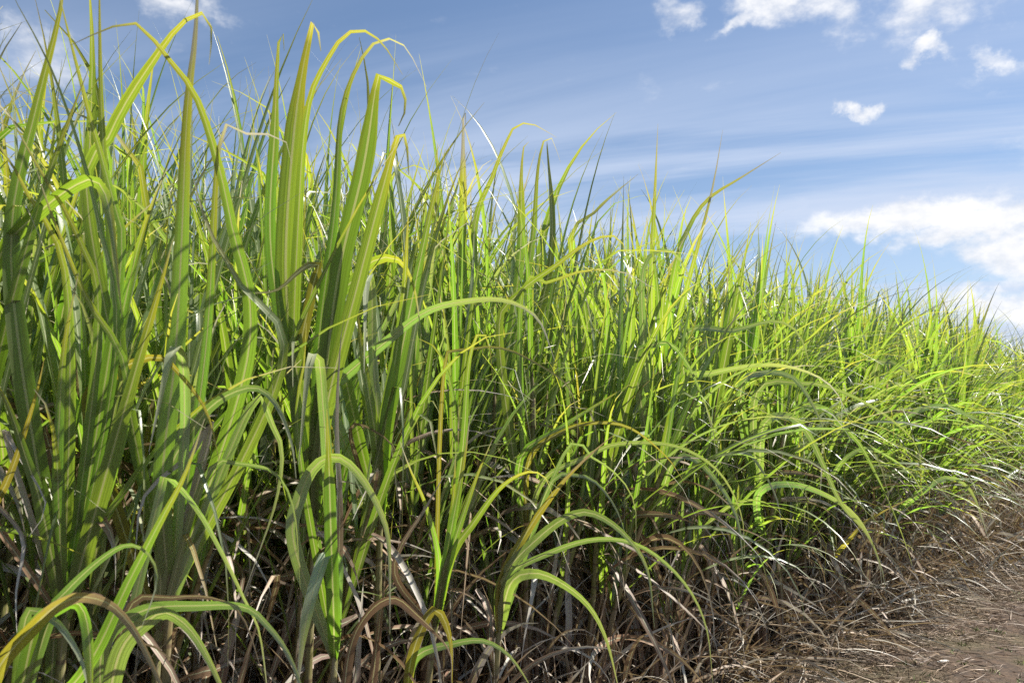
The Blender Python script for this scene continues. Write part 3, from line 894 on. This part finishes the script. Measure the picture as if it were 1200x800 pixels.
# ------------------------------------------------------------------ dead leaf thatch and straw litter
def strips(n, base, az, th0, bend, p, length, width, nseg, twist, rnd, clamp_z=None, name='x', mat=None):
    """n bent strips at once; every argument an array of n (base is n x 3)."""
    u = np.linspace(0, 1, nseg)[None]
    th = np.minimum(th0[:, None] + bend[:, None] * u ** p[:, None], R(172))
    azv = az[:, None] + twist[:, None] * 0.4 * u
    d = np.stack([np.sin(th) * np.cos(azv), np.sin(th) * np.sin(azv), np.cos(th)], -1)
    step = (length / (nseg - 1))[:, None, None]
    c = np.concatenate([np.zeros((n, 1, 3)), np.cumsum((d[:, 1:] + d[:, :-1]) / 2 * step, 1)], 1) + base[:, None]
    if clamp_z is not None:
        zmin = ground_h(c[..., 0], c[..., 1]) + clamp_z[:, None]
        c[..., 2] = np.maximum(c[..., 2], zmin)
    side = np.stack([-np.sin(azv), np.cos(azv), np.zeros_like(azv)], -1)
    nr = np.cross(d, side)
    a = twist[:, None] * u + rnd[:, None] * 6.3
    side = side * np.cos(a)[..., None] + nr * np.sin(a)[..., None]
    wd = (width[:, None] * width_profile(np.broadcast_to(u, (n, nseg))))[..., None] / 2
    co = np.stack([c - side * wd, c + side * wd], 2).reshape(-1, 3)
    i0 = (np.arange(n)[:, None] * nseg * 2 + np.arange(nseg - 1)[None] * 2).ravel()
    f = np.stack([i0, i0 + 1, i0 + 3, i0 + 2], 1)
    uv = np.stack([np.tile([0.0, 1.0], n * nseg), np.repeat(np.tile(u[0], n), 2)], 1)
    return link(name, make_mesh(name, co, f, uv, np.repeat(rnd, nseg * 2), mat))


U = rng.uniform
n = 10600                                                          # hanging and leaning dead leaves inside the foot of the cane
s_, t_ = U(-4.6, 12, n), U(-0.02, 1.6, n) ** 1.0
b = np.column_stack([field_xy(0, 0) + s_[:, None] * D_ALONG + t_[:, None] * N_IN, U(0.0, 1.0, n) * np.where(s_ < -0.3, 1.15, 0.75)])
more = np.arange(n) < 4600                                        # a thicker wall of it beside the track
s_ = np.where(more, U(1.5, 14, n), s_); t_ = np.where(more, U(-0.12, 0.5, n) - 0.05 * np.maximum(0, s_ - 3), t_)
b[:, :2] = E0 + s_[:, None] * D_ALONG + t_[:, None] * N_IN
kind = rng.random(n)
th0 = np.where(kind < 0.45, U(2, 22, n), np.where(kind < 0.8, U(60, 120, n), U(20, 85, n)))
bend = np.where(kind < 0.45, U(5, 70, n), np.where(kind < 0.8, U(50, 90, n), U(20, 140, n)))
pw = np.where((kind >= 0.45) & (kind < 0.8), U(0.25, 0.6, n), U(0.8, 2.4, n))
b[:, 2] = np.where(kind < 0.45, b[:, 2] * 0.5, b[:, 2])
o = strips(n, b, OUT_ANG + rng.normal(0, 1.3, n), R(1) * th0, R(1) * bend, pw, U(0.25, 0.85, n), U(0.010, 0.036, n), 8, rng.normal(0, 2.0, n), U(0, 1, n), U(0.0, 0.05, n), 'dead_leaf_thatch', M_DRY)
tag(o, 'tangle of dead brown cane leaves under the green leaves', 'dead leaves', None, 'stuff')
n = 1500                                                          # dead leaves caught higher up at the shaded end
s_, t_ = U(-4.6, -0.8, n), U(0.25, 1.5, n)
b = np.column_stack([E0 + s_[:, None] * D_ALONG + t_[:, None] * N_IN, U(0.5, 1.35, n)])
o = strips(n, b, OUT_ANG + rng.normal(0, 1.4, n), R(1) * U(15, 110, n), R(1) * U(20, 120, n), U(0.5, 1.6, n), U(0.25, 0.8, n), U(0.010, 0.032, n), 8, rng.normal(0, 2.0, n), U(0, 1, n), None, 'caught_dead_leaves', M_DRY)
tag(o, 'dry brown leaves caught between the shaded canes', 'dead leaves', None, 'stuff')
n = 2500                                                          # straw falling outwards over the edge of the track
s_, t_ = U(-4, 14, n), rng.normal(0.05, 0.16, n)
b = np.column_stack([E0 + s_[:, None] * D_ALONG + t_[:, None] * N_IN, np.abs(rng.normal(0.05, 0.16, n))])
o = strips(n, b, OUT_ANG + rng.normal(0, 0.75, n), R(1) * U(25, 85, n), R(1) * U(10, 75, n), U(0.6, 1.6, n), U(0.2, 0.75, n), U(0.005, 0.017, n), 8, rng.normal(0, 1.5, n), U(0, 1, n), U(0.002, 0.03, n), 'fallen_straw', M_DRY)
tag(o, 'pale dry leaves fallen outwards from the foot of the cane onto the track', 'straw', None, 'stuff')
n = 24000                                                         # litter lying on the track
t_ = -np.abs(rng.normal(0, 0.6, n)) + 0.35
s_ = np.where(np.arange(n) < 20000, U(-1, 9, n), U(-4, 14, n))
b = np.column_stack([E0 + s_[:, None] * D_ALONG + t_[:, None] * N_IN, np.zeros(n)])
b[:, 2] = ground_h(b[:, 0], b[:, 1]) + U(0.004, 0.022, n)
o = strips(n, b, U(0, 6.28, n), R(1) * U(78, 92, n), R(1) * U(-12, 14, n), np.ones(n), U(0.02, 0.20, n) ** 1.0, U(0.002, 0.007, n), 4, rng.normal(0, 0.5, n), U(0, 1, n) * 0.999, U(0.003, 0.012, n), 'straw_litter', M_STRAW)
tag(o, 'short straw scattered over the brown track', 'straw', None, 'stuff')
n = 42000                                                         # short dead turf of the track
t_ = np.where(np.arange(n) < 34000, -U(0.1, 2.0, n), -U(0.25, 3.6, n))
s_ = np.where(np.arange(n) < 34000, U(-0.5, 8.5, n), U(-3, 11, n))
b = np.column_stack([E0 + s_[:, None] * D_ALONG + t_[:, None] * N_IN, np.zeros(n)])
b[:, 2] = ground_h(b[:, 0], b[:, 1]) - 0.003
keep = (np.sin(b[:, 0] * 3.1 + b[:, 1]) * np.sin(b[:, 1] * 2.7 - b[:, 0]) + rng.normal(0, 0.5, n)) > -0.25
b = b[keep]; n = len(b)
o = strips(n, b, U(0, 6.28, n), R(1) * U(20, 80, n), R(1) * U(0, 70, n), np.ones(n), U(0.015, 0.06, n), U(0.0012, 0.003, n), 4, rng.normal(0, 0.5, n), U(0, 0.75, n), None, 'dead_grass', M_STRAW)
tag(o, 'short dead grass on the brown track', 'grass', None, 'stuff')
cl = [ground_at(x, y) for x, y in ((1130, 738), (1142, 737), (1170, 740), (1192, 692), (1196, 703), (1115, 764), (1075, 780), (1090, 796), (1058, 782), (1128, 755), (1165, 788), (1180, 760), (1195, 775))]
cl = np.array(cl + [np.array([*(E0 + U(-1, 9) * D_ALONG - U(1.2, 3.4) * N_IN), 0]) for _ in range(30)] + [np.array([*(E0 + U(0.3, 6) * D_ALONG - U(0.6, 1.7) * N_IN), 0]) for _ in range(36)])
per = 16
n = len(cl) * per
b = np.repeat(cl, per, 0) + np.column_stack([rng.normal(0, 0.022, (n, 2)), np.zeros(n)])
b[:, 2] = ground_h(b[:, 0], b[:, 1])
o = strips(n, b, U(0, 6.28, n), R(1) * U(10, 70, n), R(1) * U(0, 60, n), np.ones(n), U(0.015, 0.05, n), U(0.003, 0.007, n), 4, rng.normal(0, 0.5, n), U(0, 1, n), None, 'green_weeds', M_WEED)
tag(o, 'sparse tufts of fresh green weeds on the brown track', 'weeds', None, 'stuff')


# ------------------------------------------------------------------ single small things on the track
def lump(name, centre, size, mat, label, cat, rz=0.0, rough=0.25, seed=3, sub=3):
    bm = bmesh.new()
    bmesh.ops.create_icosphere(bm, subdivisions=sub, radius=1)
    r = np.random.default_rng(seed)
    ph = r.uniform(0, 6, 9)
    for v in bm.verts:
        x, y, z = v.co
        k = 1 + rough * (math.sin(4 * x + ph[0]) * math.sin(5 * y + ph[1]) + 0.6 * math.sin(9 * y + ph[2]) * math.sin(8 * z + ph[3]) + 0.4 * math.sin(15 * x + ph[4]) * math.sin(13 * z + ph[5]))
        v.co = Vector((x * size[0] * k, y * size[1] * k, z * size[2] * k))
    for fc in bm.faces:
        fc.smooth = True
    me = bpy.data.meshes.new(name); bm.to_mesh(me); bm.free()
    me.materials.append(mat)
    o = link(name, me)
    o.location = (centre[0], centre[1], ground_h(centre[0], centre[1]) + size[2] * 0.55)
    o.rotation_euler.z = rz
    return tag(o, label, cat)


p = ground_at(1120, 690)  # dark lump added in place of a shaded hollow in the ground
lump('hollow_lump', p, (0.14, 0.10, 0.07), M_HOLLOW, 'black lump for a shaded hollow under straws at the edge of the dirt track', 'soil', 0.4, 0.3)
p = ground_at(1105, 778)
chip_root = lump('cane_chip', p, (0.050, 0.014, 0.008), M_CHIP, 'small white chip of cane lying on the brown track', 'chip', 0.35, 0.12, 5, 2)
print('parts', n_obj, 'spots', len(spots), 't max', round(t_max_ind, 2))
